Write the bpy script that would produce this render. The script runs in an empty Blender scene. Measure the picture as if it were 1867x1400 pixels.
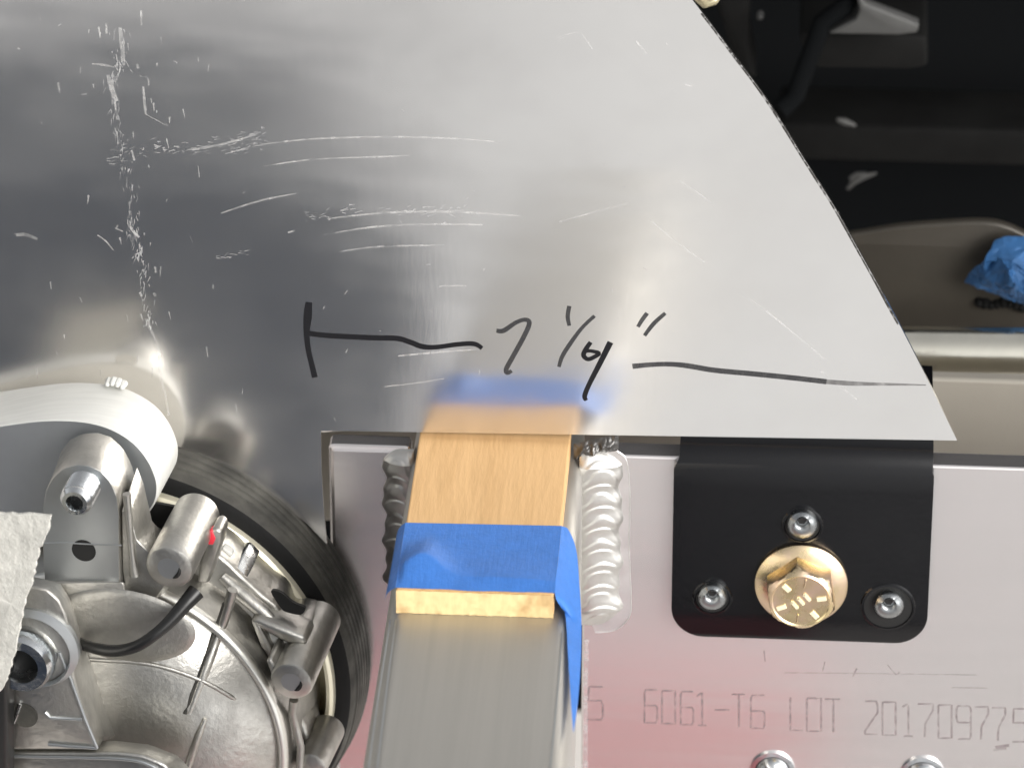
import bpy, bmesh, math, random
from mathutils import Vector, Matrix
random.seed(7)
SC = bpy.context.scene
COL = SC.collection

# ---------------------------------------------------------------- camera, world, sun, exposure
# Assembly frame in millimetres: X right, Y into the work, Z up along the plate. The whole assembly is tilted back.
U = 0.01                                   # 1 blender unit = 100 mm
W, H = 1867.0, 1400.0
TAU, PSI, DIST, PXMM = math.radians(30), math.radians(3.6), 1500.0, 6.4
FPX = PXMM * DIST
TILT = math.radians(36)
RT = Matrix.Rotation(-TILT, 4, 'X')
FWD = Vector((-math.sin(PSI) * math.cos(TAU), math.cos(PSI) * math.cos(TAU), -math.sin(TAU)))
RGT = Vector((math.cos(PSI), math.sin(PSI), 0))
UPV = RGT.cross(FWD)
CAM = -DIST * FWD

cd = bpy.data.cameras.new('camera')
cam = bpy.data.objects.new('camera', cd)
COL.objects.link(cam)
cd.sensor_width = 36.0
cd.lens = FPX / W * 36.0
cd.clip_start = 0.5
cd.clip_end = 3000
cm = Matrix((RGT, UPV, -FWD)).transposed().to_4x4()
cam.matrix_world = RT @ (Matrix.Translation(CAM * U) @ cm)
cd.dof.use_dof = True
cd.dof.focus_distance = (DIST - 15) * U
cd.dof.aperture_fstop = 1.6
SC.camera = cam

SUN_EL, SUN_AZ = math.radians(46), math.radians(62)     # azimuth measured from the viewer's side towards the right
world = bpy.data.worlds.new('World')
SC.world = world
world.use_nodes = True
wn = world.node_tree.nodes
wl = world.node_tree.links
sky = wn.new('ShaderNodeTexSky')
sky.sky_type = 'NISHITA'
sky.sun_disc = False
sky.sun_elevation = SUN_EL
sky.sun_rotation = math.pi - SUN_AZ
sky.dust_density = 6.0
sky.air_density = 1.0
sky.ozone_density = 1.0
hs = wn.new('ShaderNodeHueSaturation')
hs.inputs['Saturation'].default_value = 0.075
wl.new(sky.outputs[0], hs.inputs['Color'])
wl.new(hs.outputs[0], wn['Background'].inputs[0])
wn['Background'].inputs[1].default_value = 0.15

sd = bpy.data.lights.new('sun', 'SUN')
sun = bpy.data.objects.new('sun', sd)
COL.objects.link(sun)
sd.energy = 1.2
sd.angle = math.radians(35)
sd.color = (1.0, 0.95, 0.87)
sv = Vector((math.sin(SUN_AZ) * math.cos(SUN_EL), -math.cos(SUN_AZ) * math.cos(SUN_EL), math.sin(SUN_EL)))
sun.rotation_euler = sv.to_track_quat('Z', 'Y').to_euler()

SC.view_settings.view_transform = 'Standard'
SC.view_settings.look = 'None'
SC.view_settings.exposure = 0.31
SC.view_settings.gamma = 1.0

# ---------------------------------------------------------------- geometry helpers
def ray(x, y):
    return (FWD * FPX + RGT * (x - W / 2) + UPV * (H / 2 - y)).normalized()

def hit(x, y, p0, n):
    d = ray(x, y)
    return CAM + d * ((p0 - CAM).dot(n) / d.dot(n))

class Frame:
    """A plane family: local x, y (into the work), z axes round an origin; at(px, py, depth) is a point of that plane."""
    def __init__(self, o, xa, ya, za):
        self.o, self.xa, self.ya, self.za = o, xa.normalized(), ya.normalized(), za.normalized()
    def at(self, x, y, d=0.0):
        return hit(x, y, self.o + self.ya * d, self.ya)
    def loc(self, a, d, c):
        return self.o + self.xa * a + self.ya * d + self.za * c
    def coords(self, p):
        q = p - self.o
        return q.dot(self.xa), q.dot(self.ya), q.dot(self.za)

A = Frame(Vector((0, 0, 0)), Vector((1, 0, 0)), Vector((0, 1, 0)), Vector((0, 0, 1)))
KY = math.radians(8.5)
K = Frame(Vector((0, 0, 0)), Vector((math.cos(KY), -math.sin(KY), 0)), Vector((math.sin(KY), math.cos(KY), 0)), Vector((0, 0, 1)))
LEAN = math.radians(8.5)
_e1, _e2 = A.at(585, 785, -3), A.at(1745, 803, -3)
_xa = (_e2 - _e1).normalized()
_w = Vector((0, math.sin(LEAN), math.cos(LEAN)))
_za = (_w - _xa * _w.dot(_xa)).normalized()
PN = Frame(_e1, _xa, _za.cross(_xa), _za)      # sheet panel plane

def atz(x, y, z):
    return hit(x, y, Vector((0, 0, z)), Vector((0, 0, 1)))

def spline(pts, n=6, closed=False):
    """Catmull-Rom through 2-D or 3-D points."""
    P = [Vector(p) for p in pts]
    m = len(P)
    out = []
    rng = range(m) if closed else range(m - 1)
    for i in rng:
        if closed:
            p0, p1, p2, p3 = P[(i - 1) % m], P[i], P[(i + 1) % m], P[(i + 2) % m]
        else:
            p0, p1, p2, p3 = P[max(i - 1, 0)], P[i], P[i + 1], P[min(i + 2, m - 1)]
        for k in range(n):
            t = k / n
            out.append(0.5 * ((2 * p1) + (p2 - p0) * t + (2 * p0 - 5 * p1 + 4 * p2 - p3) * t * t + (3 * p1 - p0 - 3 * p2 + p3) * t ** 3))
    if not closed:
        out.append(P[-1])
    return out

def resample(pts, n):
    P = [Vector(p) for p in pts]
    L = [0.0]
    for a, b in zip(P, P[1:]):
        L.append(L[-1] + (b - a).length)
    out = []
    j = 0
    for i in range(n):
        s = L[-1] * i / (n - 1)
        while j < len(P) - 2 and L[j + 1] < s:
            j += 1
        d = L[j + 1] - L[j]
        t = 0 if d < 1e-9 else (s - L[j]) / d
        out.append(P[j].lerp(P[j + 1], min(max(t, 0), 1)))
    return out

class MB:
    def __init__(self):
        self.v, self.f = [], []
    def add(self, vs, fs):
        b = len(self.v)
        self.v += [Vector(x) for x in vs]
        self.f += [[b + i for i in f] for f in fs]
    def rings(self, rs, closed=True, cap0=True, cap1=True):
        n = len(rs[0])
        vs = [p for r in rs for p in r]
        fs = []
        for i in range(len(rs) - 1):
            for j in range(n if closed else n - 1):
                k = (j + 1) % n
                fs.append([i * n + j, i * n + k, (i + 1) * n + k, (i + 1) * n + j])
        if cap0: fs.append(list(range(n))[::-1])
        if cap1: fs.append([(len(rs) - 1) * n + j for j in range(n)])
        self.add(vs, fs)
    def prism(self, pts, vec):
        self.rings([list(pts), [p + vec for p in pts]])
    def grid(self, nu, nv, fn):
        vs = [fn(i / (nu - 1), j / (nv - 1)) for i in range(nu) for j in range(nv)]
        fs = [[i * nv + j, i * nv + j + 1, (i + 1) * nv + j + 1, (i + 1) * nv + j] for i in range(nu - 1) for j in range(nv - 1)]
        self.add(vs, fs)
    def lathe(self, fr, prof, n=64, cap0=False, cap1=False, a0=0.0):
        """prof rows: radius, depth, centre x, centre z in the frame."""
        rs = []
        for r, d, cx, cz in prof:
            rs.append([fr.loc(cx + r * math.cos(a0 + 2 * math.pi * j / n), d, cz + r * math.sin(a0 + 2 * math.pi * j / n)) for j in range(n)])
        self.rings(rs, True, cap0, cap1)
    def tube(self, pts, rad, n=10, ends=True):
        P = [Vector(p) for p in pts]
        rs = []
        up = None
        for i, p in enumerate(P):
            t = (P[min(i + 1, len(P) - 1)] - P[max(i - 1, 0)]).normalized()
            if up is None:
                up = t.orthogonal().normalized()
            up = (up - t * up.dot(t)).normalized()
            s = t.cross(up)
            r = rad[i] if isinstance(rad, (list, tuple)) else rad
            rs.append([p + (up * math.cos(2 * math.pi * j / n) + s * math.sin(2 * math.pi * j / n)) * r for j in range(n)])
        self.rings(rs, True, ends, ends)
    def ribbon(self, pts, wid, nrm):
        P = [Vector(p) for p in pts]
        vs = []
        for i, p in enumerate(P):
            t = (P[min(i + 1, len(P) - 1)] - P[max(i - 1, 0)]).normalized()
            s = t.cross(nrm).normalized()
            w = wid[i] if isinstance(wid, (list, tuple)) else wid
            vs += [p - s * w / 2, p + s * w / 2]
        self.add(vs, [[2 * i, 2 * i + 1, 2 * i + 3, 2 * i + 2] for i in range(len(P) - 1)])
    def box(self, fr, x0, x1, d0, d1, z0, z1):
        r = [[fr.loc(x, d, z) for x, z in ((x0, z0), (x1, z0), (x1, z1), (x0, z1))] for d in (d0, d1)]
        self.rings(r)

def finish(o, parent, base, tilt):
    if parent is not None:
        o.parent = parent
    else:
        o.matrix_world = (RT if tilt else Matrix.Identity(4)) @ Matrix.Translation(base * U)

BASE = {}
def thing(name, label, cat, base, group=None, tilt=True):
    o = bpy.data.objects.new(name, None)
    o.empty_display_size = 0.1
    COL.objects.link(o)
    base = Vector(base)
    o.matrix_world = (RT if tilt else Matrix.Identity(4)) @ Matrix.Translation(base * U)
    BASE[o] = base
    tag(o, label, cat, group)
    return o

def tag(o, label, cat, group=None):
    o['label'] = label
    o['category'] = cat
    if group: o['group'] = group

def obj(name, mb, mat, parent=None, base=None, smooth=None, bevel=0.0, seg=2, kind=None, label=None, tilt=True, weld=True):
    if base is None:
        base = BASE[parent] if parent is not None else Vector((0, 0, 0))
    base = Vector(base)
    me = bpy.data.meshes.new(name)
    me.from_pydata([tuple((p - base) * U) for p in mb.v], [], mb.f)
    bm = bmesh.new()
    bm.from_mesh(me)
    if weld:
        bmesh.ops.remove_doubles(bm, verts=bm.verts, dist=1e-5)
    bmesh.ops.recalc_face_normals(bm, faces=bm.faces)
    bm.to_mesh(me)
    bm.free()
    me.materials.append(mat)
    o = bpy.data.objects.new(name, me)
    COL.objects.link(o)
    if parent is None:
        o.matrix_world = (RT if tilt else Matrix.Identity(4)) @ Matrix.Translation(base * U)
    else:
        o.parent = parent
    BASE[o] = base
    if bevel:
        m = o.modifiers.new('bevel', 'BEVEL')
        m.width = bevel * U
        m.segments = seg
        m.limit_method = 'ANGLE'
        m.angle_limit = math.radians(40)
        m.use_clamp_overlap = True
    ang = math.radians(35 if smooth is None else smooth)
    if smooth != 0:
        for p in me.polygons: p.use_smooth = True
        if bevel == 0:
            me.set_sharp_from_angle(angle=ang)
    if kind: o['kind'] = kind
    if label: o['label'] = label
    return o

# ---------------------------------------------------------------- materials
def mat(name, base, rough=0.5, metal=0.0, var=0.0, scale=(5, 5, 5), bump=0.0, bscale=None, rvar=0.0, detail=4.0, spec=None,
        coat=0.0, aniso=0.0, lobe=None, alt=None, contrast=(0.35, 0.65), bdist=0.01, wave=None, alpha=None):
    m = bpy.data.materials.new(name)
    m.use_nodes = True
    nt = m.node_tree
    N, L = nt.nodes, nt.links
    b = N['Principled BSDF']
    b.inputs['Base Color'].default_value = (*base, 1)
    b.inputs['Roughness'].default_value = rough
    b.inputs['Metallic'].default_value = metal
    if spec is not None: b.inputs['Specular IOR Level'].default_value = spec
    if coat:
        b.inputs['Coat Weight'].default_value = coat
        b.inputs['Coat Roughness'].default_value = 0.08
    if aniso: b.inputs['Anisotropic'].default_value = aniso
    tc = N.new('ShaderNodeTexCoord')
    def noise(sc, det=detail):
        mp = N.new('ShaderNodeMapping')
        mp.inputs['Scale'].default_value = sc
        L.new(tc.outputs['Object'], mp.inputs[0])
        n = N.new('ShaderNodeTexNoise')
        n.inputs['Scale'].default_value = 1.0
        n.inputs['Detail'].default_value = det
        n.inputs['Roughness'].default_value = 0.6
        L.new(mp.outputs[0], n.inputs['Vector'])
        return n
    if var or alt or rvar:
        n = noise(scale)
        r = N.new('ShaderNodeMapRange')
        r.inputs[1].default_value, r.inputs[2].default_value = contrast
        L.new(n.outputs[0], r.inputs[0])
        if var or alt:
            mx = N.new('ShaderNodeMix')
            mx.data_type = 'RGBA'
            a = alt if alt else tuple(max(0.0, c * (1 - var)) for c in base)
            mx.inputs[6].default_value = (*base, 1)
            mx.inputs[7].default_value = (*a, 1)
            L.new(r.outputs[0], mx.inputs[0])
            L.new(mx.outputs[2], b.inputs['Base Color'])
        if rvar:
            rr = N.new('ShaderNodeMapRange')
            rr.inputs[1].default_value, rr.inputs[2].default_value = contrast
            rr.inputs[3].default_value = max(0.02, rough - rvar)
            rr.inputs[4].default_value = min(1, rough + rvar)
            L.new(n.outputs[0], rr.inputs[0])
            L.new(rr.outputs[0], b.inputs['Roughness'])
    if bump:
        bl = bscale if isinstance(bscale, list) else [(bscale or scale, bump)]
        prev = None
        for sc, st in bl:
            n = noise(sc)
            bn = N.new('ShaderNodeBump')
            bn.inputs['Strength'].default_value = st
            bn.inputs['Distance'].default_value = bdist
            L.new(n.outputs[0], bn.inputs['Height'])
            if prev is not None: L.new(prev.outputs[0], bn.inputs['Normal'])
            prev = bn
        L.new(prev.outputs[0], b.inputs['Normal'])
    if alpha is not None:
        n = noise(alpha[0])
        r = N.new('ShaderNodeMapRange')
        r.inputs[1].default_value, r.inputs[2].default_value = alpha[1]
        r.inputs[3].default_value, r.inputs[4].default_value = alpha[2]
        L.new(n.outputs[0], r.inputs[0])
        L.new(r.outputs[0], b.inputs['Alpha'])
    if lobe:
        g = N.new('ShaderNodeBsdfAnisotropic')
        g.inputs['Roughness'].default_value = lobe[0]
        g.inputs['Color'].default_value = (*base, 1)
        ms = N.new('ShaderNodeMixShader')
        ms.inputs[0].default_value = lobe[1]
        L.new(b.outputs[0], ms.inputs[1])
        L.new(g.outputs[0], ms.inputs[2])
        L.new(ms.outputs[0], N['Material Output'].inputs['Surface'])
    return m

M = {}
M['sheet'] = mat('polished_aluminium_sheet', (0.85, 0.825, 0.79), 0.165, 1.0, lobe=(0.36, 0.17), rvar=0.05, scale=(1.1, 1.1, 1.5), bump=1,
                 bscale=[((0.35, 0.7, 0.9), 0.3), ((60, 60, 4), 0.003)], var=0.10, contrast=(0.38, 0.66), bdist=0.02)
M['scratch'] = mat('scratched_aluminium', (0.86, 0.86, 0.85), 0.62, 0.6, alpha=((25, 25, 25), (0.35, 0.65), (0.0, 0.38)))
M['scuff_or_glint'] = mat('scuff_and_glint_aluminium', (0.8, 0.8, 0.8), 0.6, 0.7, alpha=((9, 9, 22), (0.35, 0.7), (0.05, 0.5)))
M['ink'] = mat('marker_ink', (0.008, 0.008, 0.01), 0.6, 0.0, spec=0.2)
M['ink_thin'] = mat('worn_marker_ink', (0.03, 0.03, 0.032), 0.5, 0.0, alpha=((30, 30, 30), (0.25, 0.6), (0.62, 0.92)))
M['edgeink'] = mat('speckled_cut_line', (0.03, 0.027, 0.024), 0.6, 0.0, alpha=((60, 60, 60), (0.38, 0.52), (0.15, 0.9)))
M['ink_faint'] = mat('faded_marker_ink', (0.06, 0.055, 0.055), 0.5, 0.0, alpha=((30, 30, 30), (0.2, 0.7), (0.15, 0.6)))
M['plate'] = mat('mill_finish_plate', (0.94, 0.895, 0.885), 0.24, 1.0, lobe=(0.55, 0.2), rvar=0.02, scale=(0.8, 0.8, 30), bump=1,
                 bscale=[((0.8, 1, 40), 0.006), ((0.9, 0.9, 0.9), 0.1)], var=0.05, bdist=0.01)
M['print'] = mat('faded_stamp_ink', (0.20, 0.15, 0.16), 0.7, 0.2, alpha=((45, 45, 45), (0.3, 0.65), (0.0, 0.55)))
M['tube'] = mat('satin_tube', (0.50, 0.485, 0.455), 0.52, 0.9, rvar=0.01, scale=(40, 0.8, 40), bump=1,
                bscale=[((60, 1, 60), 0.008), ((1, 1, 1), 0.05)], var=0.06)
M['weld'] = mat('weld_metal', (0.70, 0.69, 0.665), 0.42, 1.0, rvar=0.06, scale=(12, 12, 12), bump=1, bscale=[((25, 25, 25), 0.1)], var=0.12)
M['etched'] = mat('cleaned_weld_zone', (0.86, 0.84, 0.835), 0.42, 1.0, rvar=0.08, scale=(14, 14, 14), var=0.1)
M['soot'] = mat('sooty_weld_metal', (0.20, 0.195, 0.19), 0.4, 0.9, var=0.6, scale=(18, 18, 18), rvar=0.1, bump=1, bscale=[((30, 30, 30), 0.3)])
M['wood'] = mat('pale_wood', (0.70, 0.445, 0.215), 0.65, 0.0, scale=(26, 2.2, 8), alt=(0.60, 0.37, 0.17), bump=1,
                bscale=[((40, 6, 20), 0.3)], contrast=(0.45, 0.75), spec=0.3)
M['endgrain'] = mat('split_end_wood', (0.80, 0.61, 0.32), 0.75, 0.0, scale=(6, 4, 5), alt=(0.46, 0.28, 0.12), bump=1,
                    bscale=[((26, 6, 9), 0.2)], contrast=(0.47, 0.66), spec=0.2)
M['tape'] = mat('blue_masking_tape', (0.05, 0.195, 0.60), 0.52, 0.0, var=0.12, scale=(20, 20, 20), bump=1, bscale=[((110, 12, 12), 0.2), ((60, 60, 60), 0.15)], spec=0.4)
M['tapedim'] = mat('shaded_blue_tape', (0.03, 0.11, 0.27), 0.6, 0.0, var=0.4, scale=(10, 10, 10), bump=1, bscale=[((25, 25, 25), 0.6)], spec=0.3)  # blue tape with its colour darkened for the shade it sits in
M['blackpaint'] = mat('gloss_black_powder_coat', (0.004, 0.004, 0.005), 0.15, 0.0, rvar=0.05, scale=(3, 3, 3), bump=1,
                      bscale=[((70, 70, 70), 0.03)], spec=0.45)
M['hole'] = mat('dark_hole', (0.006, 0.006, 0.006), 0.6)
M['zincgold'] = mat('yellow_zinc', (0.78, 0.64, 0.35), 0.3, 1.0, scale=(9, 9, 9), alt=(0.76, 0.57, 0.45), rvar=0.08, bump=1,
                    bscale=[((30, 30, 30), 0.08)])
M['goldmark'] = mat('raised_gold_mark', (0.95, 0.88, 0.62), 0.45, 0.4)
M['zinc'] = mat('bright_zinc', (0.72, 0.74, 0.75), 0.2, 1.0, rvar=0.1, scale=(10, 10, 10), var=0.2, bump=1, bscale=[((22, 22, 22), 0.2)])
M['dullzinc'] = mat('dull_zinc', (0.42, 0.44, 0.45), 0.28, 1.0, rvar=0.12, scale=(14, 14, 14), var=0.3, bump=1, bscale=[((22, 22, 22), 0.25)])
M['cast'] = mat('cast_aluminium', (0.63, 0.615, 0.575), 0.42, 1.0, rvar=0.09, scale=(5, 5, 5), var=0.38, bump=1,
                bscale=[((45, 45, 45), 0.22), ((7, 7, 7), 0.08)])
M['castdark'] = mat('machined_cast_face', (0.52, 0.54, 0.55), 0.42, 1.0, rvar=0.05, scale=(3, 3, 3), var=0.12, bump=1, bscale=[((50, 50, 50), 0.05)])
M['machined'] = mat('machined_rim', (0.86, 0.85, 0.80), 0.38, 1.0, rvar=0.05, scale=(6, 6, 6), var=0.08)
M['billet'] = mat('milled_billet', (0.68, 0.68, 0.65), 0.55, 0.15, spec=0.3, rvar=0.06, scale=(2, 40, 20), var=0.08, bump=1, bscale=[((3, 60, 30), 0.08)])
M['billetface'] = mat('milled_billet_face', (0.62, 0.65, 0.68), 0.45, 1.0, rvar=0.05, scale=(3, 3, 3), var=0.1)
M['rubber'] = mat('dark_belt_pulley', (0.075, 0.072, 0.062), 0.62, 0.0, scale=(9, 9, 9), alt=(0.035, 0.034, 0.03), rvar=0.1, bump=1,
                  bscale=[((35, 35, 35), 0.35)], spec=0.4)
M['blackrub'] = mat('black_rubber', (0.010, 0.010, 0.010), 0.6, 0.0, spec=0.2, bump=1, bscale=[((30, 30, 30), 0.2)])
M['brass'] = mat('yellow_chromate', (0.74, 0.68, 0.46), 0.3, 1.0, var=0.25, scale=(4, 4, 4), rvar=0.08)
M['cream'] = mat('pale_chromate_rim', (0.95, 0.90, 0.72), 0.35, 0.6)
M['olivezinc'] = mat('olive_chromate', (0.40, 0.36, 0.24), 0.42, 1.0, var=0.3, scale=(4, 4, 4))
M['cable'] = mat('black_cable', (0.012, 0.012, 0.012), 0.35)
M['redpaint'] = mat('red_paint_dab', (0.62, 0.03, 0.05), 0.4)
M['paper'] = mat('fibrous_paper', (0.66, 0.65, 0.60), 0.9, 0.0, var=0.25, scale=(12, 12, 12), bump=1, bscale=[((22, 22, 22), 0.8), ((60, 60, 60), 0.4)], spec=0.1)
M['olive'] = mat('grey_painted_steel', (0.36, 0.335, 0.29), 0.5, 0.2, var=0.1, scale=(2, 2, 2), bump=1, bscale=[((60, 60, 60), 0.05)])
M['brown'] = mat('dark_satin_panel', (0.062, 0.055, 0.045), 0.35, 0.3, var=0.2, scale=(2, 2, 2), bump=1, bscale=[((40, 40, 40), 0.08)])
M['chrome'] = mat('bright_tube', (0.88, 0.85, 0.74), 0.2, 1.0, rvar=0.05, scale=(5, 5, 5), var=0.15, bump=1, bscale=[((6, 6, 6), 0.1)])
M['black'] = mat('matt_black', (0.004, 0.0045, 0.005), 0.9, 0.0, spec=0.05)
M['charcoal'] = mat('charcoal_plastic', (0.008, 0.008, 0.0078), 0.7, 0.0, spec=0.1, var=0.3, scale=(6, 6, 6))
M['greycard'] = mat('grey_plastic', (0.07, 0.07, 0.068), 0.55, 0.0, var=0.3, scale=(5, 5, 5))
M['concrete'] = mat('concrete', (0.55, 0.52, 0.49), 0.85, 0.0, var=0.25, scale=(0.15, 0.15, 0.15), bump=1, bscale=[((3, 3, 3), 0.2)])
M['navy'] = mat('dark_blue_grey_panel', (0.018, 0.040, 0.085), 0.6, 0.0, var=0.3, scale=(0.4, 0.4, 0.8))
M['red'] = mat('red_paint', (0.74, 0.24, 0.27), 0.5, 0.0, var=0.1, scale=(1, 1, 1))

# ---------------------------------------------------------------- ground
g = MB()
g.grid(2, 2, lambda a, b: Vector(((a - .5) * 80000, (b - .5) * 80000, -1150)))
gr = obj('ground', g, M['concrete'], base=(0, 0, -1150), tilt=False, kind='structure')

# ---------------------------------------------------------------- aluminium sheet panel
edge = [(1214, -60), (1262, 0), (1340, 103), (1405, 192), (1466, 290), (1521, 377), (1563, 452), (1602, 522), (1652, 615), (1695, 700), (1745, 803)]
out = [tuple(p) for p in spline(edge, 5)]
out += [(585, 785), (586, 860), (590, 930), (596, 992), (560, 955), (490, 897), (400, 848), (310, 816), (200, 806), (-120, 806), (-120, -60)]
def smooth01(t):
    t = min(max(t, 0.0), 1.0)
    return t * t * (3 - 2 * t)
def sag(p):
    """The thin sheet is sprung back a little towards its left end."""
    a_, _, c_ = PN.coords(p)
    return math.tan(math.radians(3.3)) * smooth01((90.0 - a_) / 230.0) * ((c_ + 12 + math.hypot(c_ + 12, 7.0)) / 2 - 12.9)
def pat(x, y, off=0.0):
    d = off
    for _ in range(10):
        d = off + sag(PN.at(x, y, d))
    return PN.at(x, y, d)
flat = [PN.at(x, y, 0) for x, y in out]
panel = thing('aluminium_sheet', 'large polished aluminium sheet with pen dimension and curved right edge', 'metal sheet', PN.at(1165, 794, 0))
me = bpy.data.meshes.new('sheet')
bm = bmesh.new()
bm.faces.new([bm.verts.new(p) for p in flat])
bmesh.ops.triangulate(bm, faces=bm.faces[:])
for k in range(40):
    bmesh.ops.bisect_plane(bm, geom=bm.verts[:] + bm.edges[:] + bm.faces[:], plane_co=PN.loc(-112 + k * 7.0, 0, 0), plane_no=PN.xa)
for k in range(26):
    bmesh.ops.bisect_plane(bm, geom=bm.verts[:] + bm.edges[:] + bm.faces[:], plane_co=PN.loc(0, 0, -30 + k * 7.0), plane_no=PN.za)
for v in bm.verts:
    d = 0.0
    dr = (v.co - CAM).normalized()
    p = v.co.copy()
    for _ in range(10):
        t = sag(p)
        p = CAM + dr * ((PN.o + PN.ya * t - CAM).dot(PN.ya) / dr.dot(PN.ya))
    v.co = (p - BASE[panel]) * U
bmesh.ops.recalc_face_normals(bm, faces=bm.faces[:])
bm.faces.ensure_lookup_table()
if sum((f.normal * f.calc_area() for f in bm.faces), Vector()).dot(PN.ya) > 0:
    bmesh.ops.reverse_faces(bm, faces=bm.faces[:])
for f in bm.faces: f.smooth = True
bm.to_mesh(me); bm.free()
me.materials.append(M['sheet'])
so = bpy.data.objects.new('sheet', me)
COL.objects.link(so)
so.parent = panel
md = so.modifiers.new('thickness', 'SOLIDIFY'); md.thickness = 1.6 * U; md.offset = -1
md = so.modifiers.new('split', 'EDGE_SPLIT'); md.split_angle = math.radians(40)

INK = -0.04
def stroke(mb, p2, w, n=5, off=INK, fr=PN, depth0=0.0, wk=1.12):
    q = spline([(x, y, wk * (w[i] if isinstance(w, (list, tuple)) else w)) for i, (x, y) in enumerate(p2)], n)
    mb.ribbon([pat(p[0], p[1], off) for p in q], [p[2] / PXMM for p in q], -fr.ya)

b = MB()
stroke(b, [(563, 551), (561, 577), (559, 607), (562, 637), (568, 663), (574, 688)], [11, 14, 10, 9, 9, 10])
obj('marker_stroke', b, M['ink'], panel, smooth=0)
b = MB()
stroke(b, [(564, 608), (599, 612), (680, 616), (723, 617), (748, 624), (770, 632), (796, 633), (834, 628), (864, 627), (879, 635)], [9, 9, 9, 9, 9, 9, 8, 8, 8, 7], off=INK * 1.4)
obj('marker_stroke', b, M['ink'], panel, smooth=0)
b = MB()
stroke(b, [(905, 603), (918, 603), (941, 588), (958, 583), (965, 590), (954, 616), (933, 654), (923, 673), (925, 680), (933, 676)], [7, 8, 7, 7, 8, 8, 8, 8, 7, 6])
obj('marker_digit', b, M['ink_thin'], panel, smooth=0)
b = MB()
stroke(b, [(1038, 558), (1035, 577), (1038, 594)], [7, 7, 6])
obj('marker_digit', b, M['ink_thin'], panel, smooth=0)
b = MB()
stroke(b, [(1084, 576), (1061, 598), (1040, 626), (1025, 650), (1019, 669)], [6, 6, 7, 7, 6])
obj('marker_stroke', b, M['ink_thin'], panel, smooth=0)
b = MB()
stroke(b, [(1077, 624), (1068, 637), (1064, 648), (1072, 655), (1085, 650), (1092, 644), (1078, 640), (1068, 640)], [7, 8, 8, 7, 7, 7, 6, 6])
stroke(b, [(1113, 624), (1096, 658), (1074, 701), (1066, 722), (1069, 730)], [10, 9, 8, 8, 6], off=INK * 1.4)
obj('marker_digit', b, M['ink'], panel, smooth=0)
b = MB()
stroke(b, [(1180, 571), (1171, 583), (1163, 596)], [7, 7, 6]); stroke(b, [(1213, 571), (1192, 590), (1175, 612)], [6, 7, 6])
obj('marker_stroke', b, M['ink_thin'], panel, smooth=0)
b = MB()
stroke(b, [(1153, 668), (1186, 665), (1220, 664), (1254, 667), (1302, 675), (1377, 682), (1446, 689), (1507, 696)], [9, 8, 8, 9, 9, 9, 9, 9])
obj('marker_stroke', b, M['ink_thin'], panel, smooth=0)
b = MB()
stroke(b, [(1507, 696), (1548, 699), (1583, 700), (1640, 701), (1688, 702)], [8, 8, 6, 4, 2])
obj('marker_stroke', b, M['ink_faint'], panel, smooth=0)

b = MB()
q = [(x - 2.5, y) for x, y in [tuple(v) for v in spline([(1281, 25), (1340, 103), (1405, 192), (1466, 290), (1521, 377), (1563, 452), (1602, 522), (1640, 592)], 2)]]
stroke(b, q, [2.6 + 1.6 * random.random() for _ in q], 6, off=-0.03)
obj('cut_line', b, M['edgeink'], panel, smooth=0)
b = MB()
SCR = [
    ([(219, 51), (223, 86), (225, 113)], 10), ([(197, 137), (206, 168), (213, 185)], 11), ([(209, 185), (214, 219)], 6), ([(213, 240), (215, 262)], 4),
    ([(240, 274), (245, 293)], 5), ([(168, 117), (190, 119), (209, 123)], 5), ([(250, 117), (252, 125)], 7), ([(255, 139), (269, 142), (271, 156)], 4),
    ([(261, 158), (264, 192), (266, 209)], 6), ([(266, 209), (305, 230)], 2), ([(257, 20), (258, 47)], 5), ([(194, 43), (194, 62)], 5),
    ([(32, 88), (36, 90)], 5), ([(106, 151), (109, 170)], 6), ([(147, 172), (158, 172)], 6), ([(75, 222), (77, 226)], 5),
    ([(332, 275), (377, 269), (430, 257), (466, 245)], 5), ([(411, 281), (463, 267), (514, 259), (583, 253), (698, 250), (777, 251), (860, 255), (914, 260)], 4),
    ([(482, 303), (571, 291), (695, 286), (746, 284)], 3.5), ([(403, 389), (475, 366), (540, 353)], 4),
    ([(595, 399), (691, 389), (770, 386), (863, 388), (948, 394)], 5), ([(592, 428), (681, 414), (787, 409), (880, 410)], 4.5),
    ([(619, 459), (691, 450), (811, 447)], 4), ([(801, 522), (849, 521)], 4), ([(726, 649), (800, 642), (870, 637)], 4), ([(700, 705), (760, 698), (810, 690)], 3),
    ([(1185, 401), (1240, 446), (1284, 478)], 3.5), ([(1353, 536), (1411, 578), (1504, 655)], 3.5), ([(1497, 677), (1562, 728)], 2.5), ([(1236, 327), (1298, 370)], 2.5),
    ([(237, 402), (240, 418), (254, 433)], 6), ([(29, 429), (45, 428), (68, 436)], 8), ([(178, 429), (193, 440), (207, 457)], 3.5), ([(209, 416), (224, 422)], 4),
    ([(525, 424), (538, 421)], 5), ([(281, 614), (291, 645), (291, 673), (302, 724), (308, 758)], 6), ([(274, 563), (271, 590), (281, 614)], 7),
    ([(283, 487), (284, 497)], 5), ([(255, 533), (258, 540)], 6), ([(280, 534), (284, 540)], 6), ([(66, 670), (68, 690)], 4), ([(430, 737), (432, 752)], 3),
    ([(1020, 405), (1090, 385), (1150, 370)], 2.5), ([(1020, 70), (1055, 60), (1080, 90)], 3), ([(1160, 75), (1180, 100)], 4), ([(1250, 155), (1265, 158)], 5),
]
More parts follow.
